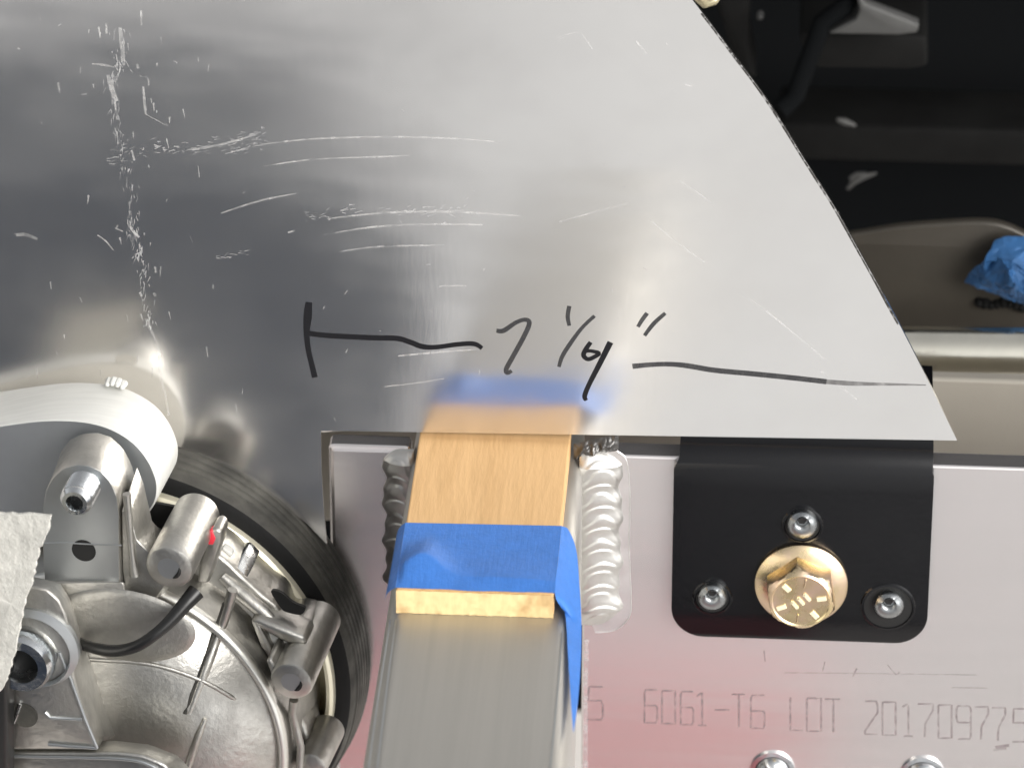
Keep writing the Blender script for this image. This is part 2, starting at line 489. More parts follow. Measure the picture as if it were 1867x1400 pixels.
for p, w in SCR:
    ww = [w * (0.35 + 0.65 * math.sin(math.pi * (i + 0.6) / (len(p) + 0.2))) for i in range(len(p))]
    stroke(b, p, ww, 6, off=-0.03, wk=0.85)
for i in range(45):
    x, y = random.gauss(250, 70), random.uniform(10, 740)
    if y > 690 and x < 320: continue
    l = random.uniform(4, 22)
    stroke(b, [(x, y), (x + random.uniform(-2, 4), y + l)], [random.uniform(1, 3.5), 1.0], 2, off=-0.03)
for i in range(50):
    x, y = random.uniform(0, 1250), random.uniform(0, 770)
    if y > 680 and x < 330: continue
    l = random.uniform(2, 9); a = random.uniform(0, 6.28)
    stroke(b, [(x, y), (x + l * math.cos(a), y + l * math.sin(a))], [random.uniform(1, 2.2), 0.8], 2, off=-0.03)
obj('scratches', b, M['scratch'], panel, smooth=0, kind='stuff', weld=False)
b = MB()
for p, w in [([(215, 50), (222, 110), (205, 150), (212, 200), (222, 270), (236, 340), (240, 410), (252, 450), (264, 520), (270, 590)], 24),
             ([(200, 280), (300, 272), (420, 262), (470, 245)], 34), ([(390, 470), (450, 463)], 10), ([(560, 395), (700, 384), (850, 384)], 22)]:
    q = spline(p, 8)
    for k in range(int(len(q) * w * 0.15)):
        c_ = q[random.randrange(len(q))]
        x, y = c_[0] + random.gauss(0, w * 0.28), c_[1] + random.gauss(0, w * 0.28)
        ang = (math.pi / 2 if p[-1][1] - p[0][1] > 200 else -0.12) + random.gauss(0, 0.25)
        l_ = random.uniform(3, 14)
        stroke(b, [(x, y), (x + l_ * math.cos(ang), y + l_ * math.sin(ang))], [random.uniform(0.8, 2.4), 0.5], 2, off=-0.02)
obj('scuffs_and_glint', b, M['scuff_or_glint'], panel, smooth=0, kind='stuff', weld=False)

# ---------------------------------------------------------------- welded plate with tube
ZT = A.at(870, 830, 0).z          # tube top
ZP = A.at(900, 823, 0).z          # plate top edge
XL, XR = -29.0, 20.3              # tube sides where it meets the plate
TH = 52.0
frame = thing('welded_frame', 'bare aluminium plate stamped 6061-T6 with square tube welded through it', 'metal frame', (0, 0, ZP - 60))
b = MB()
xl = A.at(599, 850, 0).x
b.box(A, xl, XL - 0.2, 0, 8, -190, ZP)
obj('plate', b, M['plate'], frame, bevel=1.6, seg=3, smooth=0)
b = MB()
b.box(A, XR + 0.2, 260, 0, 8, -190, ZP)
obj('plate', b, M['plate'], frame, bevel=0.7, seg=2, smooth=0)
def rrect(x0, x1, z0, z1, r, y, n=6):
    out = []
    for cx, cz, a in ((x1 - r, z1 - r, 0), (x0 + r, z1 - r, 90), (x0 + r, z0 + r, 180), (x1 - r, z0 + r, 270)):
        for i in range(n + 1):
            t = math.radians(a + 90 * i / n)
            out.append(Vector((cx + r * math.cos(t), y, cz + r * math.sin(t))))
    return out
b = MB()
b.rings([rrect(XL + 0.004 * y, XR - 0.03 * y, ZT - TH, ZT, r_, y, 8) for y, r_ in ((30, 4.0), (-60, 4.6), (-150, 6.0), (-260, 7.5), (-420, 9.0))])
obj('tube', b, M['tube'], frame, smooth=50)
# drawn seam lines along the tube's rounded corners
for p in ([(712, 1130), (690, 1270), (672, 1400)], [(722, 1130), (706, 1250), (688, 1400)], [(1026, 1150), (1015, 1280), (1003, 1400)]):
    q = spline(p, 6)
    b = MB()
    b.ribbon([atz(v[0], v[1], ZT - 0.15) + Vector((0, 0, 0.25)) for v in q], 0.45, Vector((0, 0, 1)))
    obj('draw_line', b, M['castdark'], frame, smooth=0)

def weld(side, ztop, zbot, w, pitch, name='weld_bead'):
    """Fillet bead along the joint of tube side and plate; side +1 right, -1 left."""
    b = MB()
    xs = XR if side > 0 else XL
    nu, nv = 420, 34
    def fn(a, c):
        z = ztop + (zbot - ztop) * a
        v = 2 * c - 1                                  # -1 at the tube, +1 on the plate
        wob = 0.5 * math.sin(a * 23) + 0.35 * math.sin(a * 51 + 1)
        end = min(1.0, a * 14, (1 - a) * 10) ** 0.5
        ph = -(z - 6.0 * abs(v) ** 2.2 * -1.0 * 1.0) / pitch + 0.16 * math.sin(z * 0.9)
        saw = (ph % 1.0)
        rip = 0.3 * (saw / 0.2 if saw < 0.2 else 1 - ((saw - 0.2) / 0.8) ** 1.3)
        x = (c ** 0.9) * (w + wob) * (0.4 + 0.6 * end)
        prof = 3.2 * (1 - v * v) ** 0.6 + (1 - c) * 5.5
        h = (prof * 0.55 + rip * (1 - abs(v) ** 4)) * end - 0.4
        return Vector((xs + side * (x - 0.8), -h, z))
    b.grid(nu, nv, fn)
    return obj(name, b, M['weld'], frame, smooth=60)
zw0, zw1 = A.at(1095, 822, 0).z, A.at(1095, 1140, 0).z
weld(1, zw0, zw1, 12.4, 3.75)
weld(-1, A.at(700, 818, 0).z, A.at(735, 1085, 0).z, 9.0, 4.2)
b = MB()
zz = [(1125, 822), (1142, 840), (1148, 900), (1147, 1000), (1150, 1090), (1146, 1125), (1120, 1148), (1085, 1152)]
q = spline(zz, 6)
inner = resample([(1060, 820)] + [(1075, 900), (1075, 1000), (1080, 1140)], len(q))
vs = []
for a_, b_ in zip(q, inner):
    vs += [A.at(a_[0], a_[1], -0.12), A.at(b_[0], b_[1], -0.12)]
b.add(vs, [[2 * i, 2 * i + 1, 2 * i + 3, 2 * i + 2] for i in range(len(q) - 1)])
obj('etched_zone', b, M['etched'], frame, smooth=0)
b = MB()
b.tube([A.at(p[0], p[1], 0.0) for p in q], 0.22, 6)
obj('weld_edge', b, M['etched'], frame)
from mathutils import noise as mnoise                  # sooty start of the weld
b = MB()
q0 = A.at(1046, 824, 0); q1 = A.at(1128, 806, 0)
def soot(a, c_):
    p = q0.lerp(q1, a) + Vector((0, 0, (c_ - .5) * 5.5))
    e = min(1, a * 6, (1 - a) * 5, c_ * 4, (1 - c_) * 4)
    return p + Vector((0, -e * (1.4 + 1.6 * mnoise.noise(p * 0.45) + 0.8 * mnoise.noise(p * 1.1)), 0))
b.grid(44, 16, soot)
obj('sooty_weld_start', b, M['soot'], frame, smooth=60)

# stamped lettering: strokes in a 0..1 cell
GL = {'0': [[(0, 0), (1, 0), (1, 1), (0, 1), (0, 0)]], '6': [[(1, 0), (.1, 0), (0, .1), (0, 1), (.9, 1), (1, .9), (1, .55), (.9, .48), (0, .48)]],
      '1': [[(.1, .12), (.55, 0), (.55, 1)], [(.2, 1), (.9, 1)]], '-': [[(0, .5), (1, .5)]], 'T': [[(0, 0), (1, 0)], [(.55, 0), (.55, 1)]],
      'L': [[(0, 0), (0, 1), (1, 1)]], 'O': [[(0, 0), (1, 0), (1, 1), (0, 1), (0, 0)]], '2': [[(0, 0), (.9, 0), (1, .12), (1, .35), (0, .9), (0, 1), (1, 1)]],
      '7': [[(0, 0), (1, 0), (1, .2), (.5, .6), (.45, 1)]], '9': [[(1, .5), (.1, .5), (0, .4), (0, .1), (.1, 0), (.9, 0), (1, .1), (1, .9), (.9, 1), (.1, 1)]],
      '5': [[(1, 0), (.1, 0), (.05, .42), (.9, .42), (1, .55), (1, .9), (.9, 1), (0, 1)]]}
TXT = [('2', 1032, 1056), ('5', 1071, 1099), ('6', 1175, 1198), ('0', 1207, 1231), ('6', 1241, 1264), ('1', 1268, 1290), ('-', 1303, 1330), ('T', 1334, 1358), ('6', 1369, 1394),
       ('L', 1441, 1464), ('O', 1471, 1497), ('T', 1504, 1532), ('2', 1577, 1600), ('0', 1609, 1633), ('1', 1643, 1667), ('7', 1673, 1701), ('0', 1711, 1735),
       ('9', 1744, 1770), ('7', 1777, 1802), ('7', 1808, 1833), ('5', 1846, 1870)]
for ch, x0, x1 in TXT:
    if ch == '2' and x0 < 1100: continue
    b = MB()
    ytop = 1257 + (x0 - 1175) * 0.052
    for s in GL[ch]:
        q = []
        for (a0, c0), (a1, c1) in zip(s, s[1:]):
            m = 4
            for k in range(m):
                t = k / m
                q.append((x0 + (a0 + (a1 - a0) * t) * (x1 - x0), ytop + (c0 + (c1 - c0) * t) * 60))
        q.append((x0 + s[-1][0] * (x1 - x0), ytop + s[-1][1] * 60))
        b.ribbon([A.at(x, y, -0.06) for x, y in q], 0.62, Vector((0, -1, 0)))
    obj('stamped_character', b, M['print'], frame, smooth=0, weld=False)
for s, w in (([(1393, 1186), (1395, 1206)], .4), ([(1430, 1226), (1560, 1227), (1700, 1229), (1780, 1230)], .2), ([(1555, 1233), (1562, 1218)], .5), ([(1500, 1222), (1504, 1206)], .3),
             ([(1618, 1212), (1634, 1230), (1640, 1225)], .4), ([(1735, 1253), (1800, 1254)], .25), ([(1815, 1362), (1840, 1358)], 1.0), ([(1812, 1367), (1835, 1364)], 0.8)):
    b = MB()
    b.ribbon([A.at(x, y, -0.06) for x, y in s], w, Vector((0, -1, 0)))
    obj('pencil_line', b, M['print'], frame, smooth=0, weld=False)
b = MB()
b.ribbon([A.at(x, y, -0.05) for x, y in spline([(1070, 1165), (1068, 1260), (1068, 1400)], 6)], [1.2] * 13, Vector((0, -1, 0)))  # pale ribbon paints the vertical reflection line beside the tube
obj('scuffs_and_glint', b, M['scuff_or_glint'], frame, smooth=0, kind='stuff')

# ---------------------------------------------------------------- wood strip on the tube
ZW = ZT + 7.2
c = [atz(765, 790, ZW), atz(1040, 791, ZW), atz(1010, 1088, ZW), atz(722, 1073, ZW)]
wx0, wx1 = (c[0].x + c[3].x) / 2, (c[1].x + c[2].x) / 2
yf = (c[2].y + c[3].y) / 2
wood = thing('wood_strip', 'pale wooden shim strip lying on the square tube under blue tape', 'wood strip', ((wx0 + wx1) / 2, yf, ZT))
b = MB()
b.box(A, wx0, wx1, yf + 0.8, 6, ZT + 0.1, ZW)
obj('strip', b, M['wood'], wood, bevel=0.5, seg=2, smooth=0)
b = MB()                                                # ragged end grain
rr = random.Random(3)
hh = [[rr.uniform(-0.5, 0.5) for j in range(9)] for i in range(48)]
def endf(a, cc):
    i, j = int(a * 47), int(round(cc * 8))
    return Vector((wx0 + 0.1 + (wx1 - wx0 - 0.2) * a, yf + hh[i][j] * 0.4 - 0.3 * (1 - cc), ZT + 0.1 + (ZW - ZT - 0.15) * cc))
b.grid(48, 9, endf)
o_ = obj('split_end', b, M['endgrain'], wood, smooth=30)

# ---------------------------------------------------------------- blue tape over the strip
tape = thing('blue_tape', 'bright blue masking tape strapping the wooden strip to the tube', 'tape', (wx1, yf + 20, ZW))
tb0 = atz(900, 957, ZW).y                               # far edge of the tape
b = MB()
tl = [atz(738, 955, ZW), atz(1027, 962, ZW)]
def tapef(a, cc):
    x = wx0 - 0.15 + (wx1 - wx0 + 0.3) * a
    fray = 0.35 * math.sin(a * 9) + 0.25 * math.sin(a * 21 + 1)
    yb = tb0 - 0.5 + 1.0 * a
    yfr = yf + 0.9 + fray * 0.5
    y = yb + (yfr - yb) * cc
    # lifted fold near the front edge, higher on the left
    ridge = 0.80 - 0.17 * math.exp(-((a - 0.16) / 0.13) ** 2) + 0.075 * a
    hgt = 3.4 * math.exp(-((a - 0.15) / 0.16) ** 2) + 1.0 * math.exp(-((a - 0.72) / 0.3) ** 2) + 0.3
    if a < 0.02: hgt *= 0.3
    rise = 0.5
    if cc < ridge:
        t = max(0, (cc - (ridge - rise)) / rise)
        h = hgt * t * t * (3 - 2 * t) * (0.6 + 0.4 * t)
    else:
        t = (cc - ridge) / (1 - ridge)
        h = hgt * (1 - t) ** 1.1
    return Vector((x, y, ZW + 0.18 + h))
b.grid(60, 60, tapef)
obj('tape_top', b, M['tape'], tape, smooth=70)
def strip(mb, e0, e1, n=24, m=6, bulge=None):
    a_ = resample(spline(e0, 6), n); c_ = resample(spline(e1, 6), n)
    def fn(s, t):
        i = int(round(s * (n - 1)))
        p = a_[i].lerp(c_[i], t)
        if bulge: p = p + bulge * math.sin(math.pi * t)
        return p
    mb.grid(n, m, fn)
# right side: leaves the strip's edge, bends down past the tube's side and ends in a loose pointed tail
b = MB()
yb = tb0 + 0.5
inner = [Vector((wx1 + 0.15, yb, ZW + 0.18)), Vector((wx1 + 0.2, (yb + yf) / 2, ZW + 0.2)), Vector((wx1 + 0.2, yf + 1.2, ZW + 0.15))]
inner += [atz(1022, 1106, ZT + 3.0), atz(1031, 1122, ZT + 0.9), atz(1036, 1200, ZT + 0.5), atz(1041, 1280, ZT + 0.4), atz(1045, 1332, ZT + 0.3)]
outer = [atz(1034, 962, ZW - 0.6), atz(1044, 980, ZT + 5), atz(1052, 1010, ZT + 3.2), atz(1056, 1060, ZT + 0.6), atz(1060, 1130, ZT - 1.2), atz(1059, 1205, ZT - 2), atz(1054, 1275, ZT - 1.5), atz(1046, 1334, ZT - 0.2)]
strip(b, inner, outer, 50, 8)
obj('tape_tail', b, M['tape'], tape, smooth=70)
b = MB()
inner = [Vector((wx0 - 0.15, tb0 - 0.5, ZW + 0.18)), Vector((wx0 - 0.2, (tb0 + yf) / 2, ZW + 0.2)), Vector((wx0 - 0.2, yf + 1, ZW + 0.1))]
outer = [A.at(722, 982, tb0 - 0.5), A.at(712, 1040, (tb0 + yf) / 2), A.at(701, 1096, yf + 1)]
strip(b, inner, outer, 20, 6, Vector((-0.6, 0, 0.5)))
obj('tape_flap', b, M['tape'], tape, smooth=70)

# ---------------------------------------------------------------- black angle bracket
BZ = A.at(1460, 862, -5).z          # where the bend starts
bx0, bx1 = A.at(1226, 1000, -5).x, A.at(1697, 1000, -5).x
bzb = A.at(1450, 1166, -5).z
bracket = thing('angle_bracket', 'glossy black folded steel bracket bolted to the aluminium plate', 'bracket', ((bx0 + bx1) / 2, 0, bzb))
rb, tb = 8.0, 5.0
rows = []                            # (s, x0, x1): outline along the unrolled length, s=0 at the bottom
hfl = BZ - bzb
rc = 9.5
for i in range(13):
    t = math.radians(90 * i / 12)
    rows.append((rc - rc * math.cos(t), bx0 + rc - rc * math.sin(t), bx1 - rc + rc * math.sin(t)))
for i in range(1, 9): rows.append((rc + (hfl - rc) * i / 8, bx0, bx1))
arc = rb * math.pi / 2
nb = 10
for i in range(1, nb + 1): rows.append((hfl + arc * i / nb, bx0 + 1.6 * min(1, i / 3), bx1 - 0.4))
for i in range(1, 6): rows.append((hfl + arc + 42 * i / 5, bx0 + 1.6, bx1 - 0.4))
def bend(s, x, off):
    """off: distance behind the outer face."""
    if s <= hfl: return Vector((x, -tb + off, bzb + s))
    a = min((s - hfl) / rb, math.pi / 2)
    r = rb - off
    p = Vector((x, -tb + rb - r * math.cos(a), bzb + hfl + r * math.sin(a)))
    if s > hfl + arc: p.y += s - hfl - arc
    return p
b = MB()
ring_o, ring_i = [], []
path = [(s, x1) for s, x0, x1 in rows] + [(s, x0) for s, x0, x1 in rows[::-1]]
n = len(rows)
vo = [bend(s, x, 0) for s, x in path]; vi = [bend(s, x, tb - 0.02) for s, x in path]
fs = []
m = len(path)
for i in range(n - 1):
    j = m - 1 - i
    fs.append([i, i + 1, j - 1, j]); fs.append([m + i, m + j, m + j - 1, m + i + 1])
for i in range(m):
    k = (i + 1) % m
    fs.append([i, m + i, m + k, k])
b.add(vo + vi, fs)
obj('folded_plate', b, M['blackpaint'], bracket, bevel=1.8, seg=4, smooth=40)
Bz = Frame(Vector((0, -tb, 0)), A.xa, A.ya, A.za)
def cxz(x, y, d):
    p = A.at(x, y, d)
    return p.x, p.z
for x, y, r in ((1463, 958, 5.2), (1299, 1090, 5.0), (1619, 1106, 7.2)):
    cx, cz = cxz(x, y, -tb)
    b = MB()
    b.lathe(Bz, [(r + 0.9, 0.02, cx, cz), (r + 0.5, -0.45, cx, cz), (r, -0.5, cx, cz), (r - 0.25, -0.06, cx, cz), (r - 0.6, -0.06, cx, cz)], 40)
    obj('hole_rim', b, M['blackpaint'], bracket)
    b = MB()
    b.lathe(Bz, [(r - 0.2, -0.09, cx, cz), (0.5, -0.09, cx, cz)], 40, cap1=True)
    obj('hole', b, M['hole'], bracket)
for (x, y, r), lab in zip(((1463, 957, 4.5), (1299, 1089, 4.3), (1621, 1104, 4.4)),
                          ('small domed screw end above the gold flange bolt', 'small domed screw end at lower left corner of the black bracket',
                           'small domed screw end in wide black hole at lower right of bracket')):
    cx, cz = cxz(x, y, -tb - 2)
    s = thing('screw_end', lab, 'screw', A.loc(cx, -tb, cz), 'screws in the black bracket')
    b = MB()
    jj = 1.1
    b.lathe(Bz, [(r, 0.0, cx, cz), (r, -1.6, cx, cz), (r * 0.93, -2.6, cx, cz), (r * 0.72, -3.3, cx, cz), (r * 0.5, -3.6, cx, cz + jj), (r * 0.42, -3.2, cx, cz + jj * 1.5), (r * 0.34, -2.2, cx, cz + jj * 1.5), (0.1, -2.0, cx, cz + jj * 1.5)], 36, cap1=True)
    obj('head', b, M['dullzinc'], s, smooth=50)
    b = MB()
    b.lathe(Bz, [(r * 0.3, -2.35, cx - 0.2, cz + jj * 1.6), (0.1, -2.3, cx, cz + jj * 1.6)], 6, cap1=True)
    obj('socket', b, M['hole'], s)
# ---------------------------------------------------------------- gold flange bolt
cx, cz = cxz(1461, 1062, -tb)
bolt = thing('flange_bolt', 'gold zinc hex flange bolt with radial grade marks on the black bracket', 'bolt', A.loc(cx, -tb, cz))
b = MB()
R = 13.4
b.lathe(Bz, [(R - 0.3, -0.02, cx, cz), (R, -0.5, cx, cz), (R, -1.3, cx, cz), (R - 0.5, -1.8, cx, cz), (R - 4.2, -3.2, cx, cz), (5, -3.3, cx, cz)], 72, cap1=True)
obj('flange', b, M['zincgold'], bolt)
b = MB()
ra = 10.6; th = math.radians(98); hd = -10.5
def hexr(r, d):
    return [Bz.loc(cx + r * math.cos(th + k * math.pi / 3), d, cz + r * math.sin(th + k * math.pi / 3)) for k in range(6)]
nn = 60
def mixr(d, rcap):
    out = []
    for j in range(nn):
        a = th + 2 * math.pi * j / nn
        am = ((a - th + math.pi / 6) % (math.pi / 3)) - math.pi / 6
        am2 = (a - th) % (math.pi / 3) - math.pi / 6
        rh = ra * math.cos(math.pi / 6) / math.cos(am2)
        r = min(rh, rcap)
        out.append(Bz.loc(cx + r * math.cos(a), d, cz + r * math.sin(a)))
    return out
b.rings([mixr(-3.0, 99), mixr(-7.6, 99), mixr(-8.4, 10.3), mixr(-9.2, 9.7), mixr(-9.8, 9.0)], True, False, False)
b.lathe(Bz, [(9.0, -9.8, cx, cz), (8.4, -10.2, cx, cz), (8.0, -9.9, cx, cz), (3.0, -9.8, cx, cz)], nn, cap1=True, a0=th)
obj('hex_head', b, M['zincgold'], bolt, smooth=25)
hc = A.loc(cx, -tb - 10.0, cz)
def mark(mb, a, r0, r1, w):
    d = A.xa * math.cos(a) + A.za * math.sin(a); s = A.xa * -math.sin(a) + A.za * math.cos(a)
    base_ = [hc + d * r0 - s * w, hc + d * r1 - s * w, hc + d * r1 + s * w, hc + d * r0 + s * w]
    mb.prism([p + A.ya * 0.3 for p in base_], A.ya * -0.62)
for a in (135, 203, 10, -48, 80, 262):
    b = MB()
    mark(b, math.radians(a), 4.6, 7.4, 0.72 if a not in (80, 262) else 0.22)
    obj('grade_mark', b, M['goldmark'] if a not in (80, 262) else M['zincgold'], bolt, bevel=0.15, smooth=0)
b = MB()
for k in range(3):                                       # three short raised strokes in a row with serifs
    o0 = A.xa * (1.75 * (k - 1)) + A.za * (1.35 * (k - 1))
    for (a0, a1), (c0, c1) in (((-0.9, 1.1), (0.9, -1.1)), ((-1.1, 0.9), (-0.5, 0.7))):
        p0 = hc + o0 + A.xa * a0 + A.za * a1; p1 = hc + o0 + A.xa * c0 + A.za * c1
        d = (p1 - p0).normalized(); s = d.cross(A.ya).normalized() * 0.38
        b.prism([p0 - s + A.ya * 0.3, p1 - s + A.ya * 0.3, p1 + s + A.ya * 0.3, p0 + s + A.ya * 0.3], A.ya * -0.6)
obj('maker_mark', b, M['goldmark'], bolt, smooth=0)

# studs that peep in at the bottom of the frame
for (x, y), lab in (((1408, 1417), 'shiny zinc bolt head under the letters LOT at the bottom edge'), ((1682, 1426), 'shiny zinc bolt head under the long lot number at the bottom edge')):
    cx2, cz2 = cxz(x, y, -4)
    s = thing('bolt_head', lab, 'bolt', A.loc(cx2, 0, cz2), 'bolts below the lettering')
    b = MB()
    b.lathe(A, [(5.2, 0, cx2, cz2), (5.2, -0.8, cx2, cz2), (4.4, -2.4, cx2, cz2), (2.8, -3.6, cx2, cz2), (0.5, -4.1, cx2, cz2)], 32, cap1=True)
    obj('dome', b, M['zinc'], s, smooth=50)
    b = MB()
    b.lathe(A, [(6.6, 0, cx2, cz2), (6.6, -0.9, cx2, cz2), (5.3, -1.0, cx2, cz2)], 40)
    obj('washer', b, M['zinc'], s)

# ---------------------------------------------------------------- compressor
comp = thing('compressor', 'cast aluminium engine compressor with dark grooved pulley at lower left', 'compressor', K.loc(-107, -60, -150))
PC, PF = (-107.0, -90.1), (-114.0, -91.9)
def lerpc(t): return PF[0] + (PC[0] - PF[0]) * t, PF[1] + (PC[1] - PF[1]) * t
b = MB()
prof = [(70, -8, *PF), (73.0, -10, *PF)]
N_ = 6
for i in range(N_):
    for q_, dr in ((0.0, 0.0), (0.45, 0.0), (0.55, -0.5), (0.9, -0.5)):
        t = (i + q_) / N_
        prof.append((74.0 - 5.5 * t + dr, -11.0 - 16.0 * t, *lerpc(t * 0.75)))
prof += [(67.6, -28.5, *lerpc(.8)), (66.6, -30.0, *lerpc(.85))]
b.lathe(K, prof, 160)
pul = obj('pulley', b, M['rubber'], comp, smooth=30)
b = MB()
b.lathe(K, [(66.6, -30, *lerpc(.85)), (65, -30.8, *lerpc(.9)), (61.0, -31.5, *PC), (60.6, -29.5, *PC)], 160)
obj('face_band', b, M['blackrub'], comp, smooth=30)
b = MB()
b.lathe(K, [(61.6, -30, *PC), (61.2, -33.4, *PC), (60.3, -34.2, *PC), (59.2, -33.8, *PC), (58.2, -28, *PC)], 160)
obj('rim_ring', b, M['cream'], comp, smooth=40)
b = MB()
b.lathe(K, [(58.4, -28, *PC), (50, -29, *PC), (30, -29, *PC)], 120, cap1=True)
obj('clutch_disc', b, M['olivezinc'], comp)

K1 = K
K = Frame(K1.ya * 24.0, K1.xa, K1.ya, K1.za)      # everything ahead of the pulley
HC = (-105.9, -92.8)
HP = [(50, -34), (54.5, -40), (55.2, -62), (54.8, -80), (54.0, -86), (52.9, -86.6), (52.0, -86.6), (50.6, -87.5),
      (47.5, -90.5), (42, -94.5), (34, -98), (22, -100), (4, -100.5)]
b = MB()
b.lathe(K, [(r_, d_, *HC) for r_, d_ in HP], 128, cap1=True)
obj('housing', b, M['cast'], comp, smooth=30)
b = MB()
b.lathe(K, [(54.1, -86, *HC), (54.2, -87.4, *HC), (53.6, -88.6, *HC), (52.4, -89.0, *HC), (51.6, -88.4, *HC), (51.5, -87, *HC)], 128)
obj('rim_lip', b, M['machined'], comp, smooth=60)
def kc(x, y, d):
    q = K.coords(K.at(x, y, d))
    return q[0], q[2]
def surf(x, y, off=0.0):
    """Point of the housing's domed face under pixel x, y."""
    d = -95.0
    for _ in range(12):
        a_, c_ = kc(x, y, d)
        r_ = math.hypot(a_ - HC[0], c_ - HC[1])
        t_ = d
        for (r0_, d0_), (r1_, d1_) in zip(HP[7:], HP[8:]):
            if r1_ <= r_ <= r0_:
                t_ = d0_ + (d1_ - d0_) * (r0_ - r_) / (r0_ - r1_)
        if r_ > HP[7][0]: t_ = -86.5
        d = t_
    return K.at(x, y, d - off)
def boss(x, y, d0, d1, r0, r1, hole=True, name='boss'):
    c0 = kc(x, y, d0)
    b = MB()
    b.lathe(K, [(r1, d1, *c0), (r1, d1 - 1, *c0), (r0 + (r1 - r0) * .45, (d0 + d1) / 2, *c0), (r0 + (r1 - r0) * .4, (d0 + d1) / 2 - 0.6, *c0), (r0, d0 + 1.4, *c0), (r0 - 0.5, d0 + 0.4, *c0), (r0 - 1.4, d0, *c0)], 48, cap1=True)
    o = obj(name, b, M['cast'], comp, smooth=35)
    if hole:
        b = MB()
        b.lathe(K, [(r0 * 0.48, d0 - 0.05, *c0), (0.3, d0 - 0.06, *c0)], 28, cap1=True)
        obj('drilled_hole', b, M['castdark'], o, base=BASE[comp])
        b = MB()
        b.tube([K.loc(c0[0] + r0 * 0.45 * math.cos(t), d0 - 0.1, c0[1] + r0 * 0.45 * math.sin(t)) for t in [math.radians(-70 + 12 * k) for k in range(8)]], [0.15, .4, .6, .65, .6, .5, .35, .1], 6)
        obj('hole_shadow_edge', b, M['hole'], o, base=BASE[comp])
boss(308, 1036, -100, -70, 6.9, 6.6)
boss(531, 1243, -92, -58, 6.2, 6.0)
boss(567, 1398, -82, -62, 4.6, 5.0, hole=False)

def loft(levels, material, name, bevel=0.8, parent=None, n=72):
    b = MB()
    rs = []
    for pts2, d in levels:
        q = [K.at(x, y, d) for x, y in pts2]
        q = resample(q + [q[0]], n + 1)[:-1]
        rs.append(q)
    b.rings(rs)
    return obj(name, b, material, comp if parent is None else parent, bevel=bevel, smooth=40, base=BASE[comp])
def shift(p, dx, dy, sx=1.0, sy=1.0, c=(0, 0)):
    return [((x - c[0]) * sx + c[0] + dx, (y - c[1]) * sy + c[1] + dy) for x, y in p]
fo = [(200, 1010), (330, 990), (395, 1012), (440, 1052), (480, 1088), (506, 1108), (520, 1140), (545, 1140), (572, 1160), (570, 1235), (548, 1268), (541, 1298), (556, 1328), (563, 1368), (552, 1440), (300, 1500), (60, 1500)]
fo = [tuple(v) for v in spline(fo, 4, True)]
loft([(fo, -74), (fo and [(x + 3, y - 6) for x, y in fo], -72.5), ([(x + 22, y - 52) for x, y in fo], -57)], M['cast'], 'mounting_flange', bevel=0.8, n=160)
# upper lug that carries the set screw
lug = [(218, 1075), (217, 1000), (217, 940), (213, 905), (202, 878), (183, 858), (160, 848), (140, 847), (115, 854), (95, 872), (83, 895), (78, 925), (78, 1000), (82, 1075)]
lug_b = [(290, 1040), (280, 990), (262, 940), (250, 880), (241, 845), (225, 815), (203, 795), (178, 787), (150, 789), (128, 800), (112, 820), (104, 850), (100, 930), (100, 1020)]
loft([(lug, -96), (lug_b, -76)], M['cast'], 'upper_lug', bevel=0.7)
b = MB()
fpts = shift(lug, 0, 0, 0.985, 0.99, (148, 960))
b.prism([K.at(x, y, -96.08) for x, y in [tuple(p) for p in resample([Vector(p) for p in fpts + [fpts[0]]], 60)][:-1]], K.ya * 0.05)
obj('machined_face', b, M['castdark'], comp, smooth=0)
b = MB()                                                   # fillet foot of the lug
loft([([(232, 1092), (225, 1060), (80, 1060), (84, 1092), (90, 1110), (220, 1112)], -97.5), ([(250, 1120), (250, 1040), (90, 1040), (90, 1120), (110, 1130), (230, 1130)], -84)], M['cast'], 'lug_foot', bevel=3)
loft([([(222, 930), (236, 935), (250, 985), (285, 1020), (300, 1068), (280, 1096), (232, 1094), (224, 1040)], -95),
      ([(250, 850), (262, 880), (278, 950), (312, 985), (330, 1040), (310, 1080), (240, 1080), (236, 1000)], -79)], M['cast'], 'web', bevel=2.2)
b = MB()
b.tube([K.at(x, y, d) for x, y, d in ((231, 900, -95.5), (236, 960, -95.8), (241, 1010, -95.8), (246, 1048, -95.8))], [1.2, 1.0, 1.0, 1.6], 10)
obj('web_ridge', b, M['cast'], comp, smooth=60)
hx = kc(153, 1003, -96)
b = MB()
b.lathe(K, [(3.5, -96.14, *hx), (0.2, -96.16, *hx)], 32, cap1=True)
obj('bolt_hole', b, M['hole'], comp)
b = MB(); b.tube([K.at(x, y, -96.1) for x, y in ((80, 990), (120, 989), (150, 991), (190, 993), (222, 994))], 0.25, 6)
obj('parting_line', b, M['castdark'], comp)
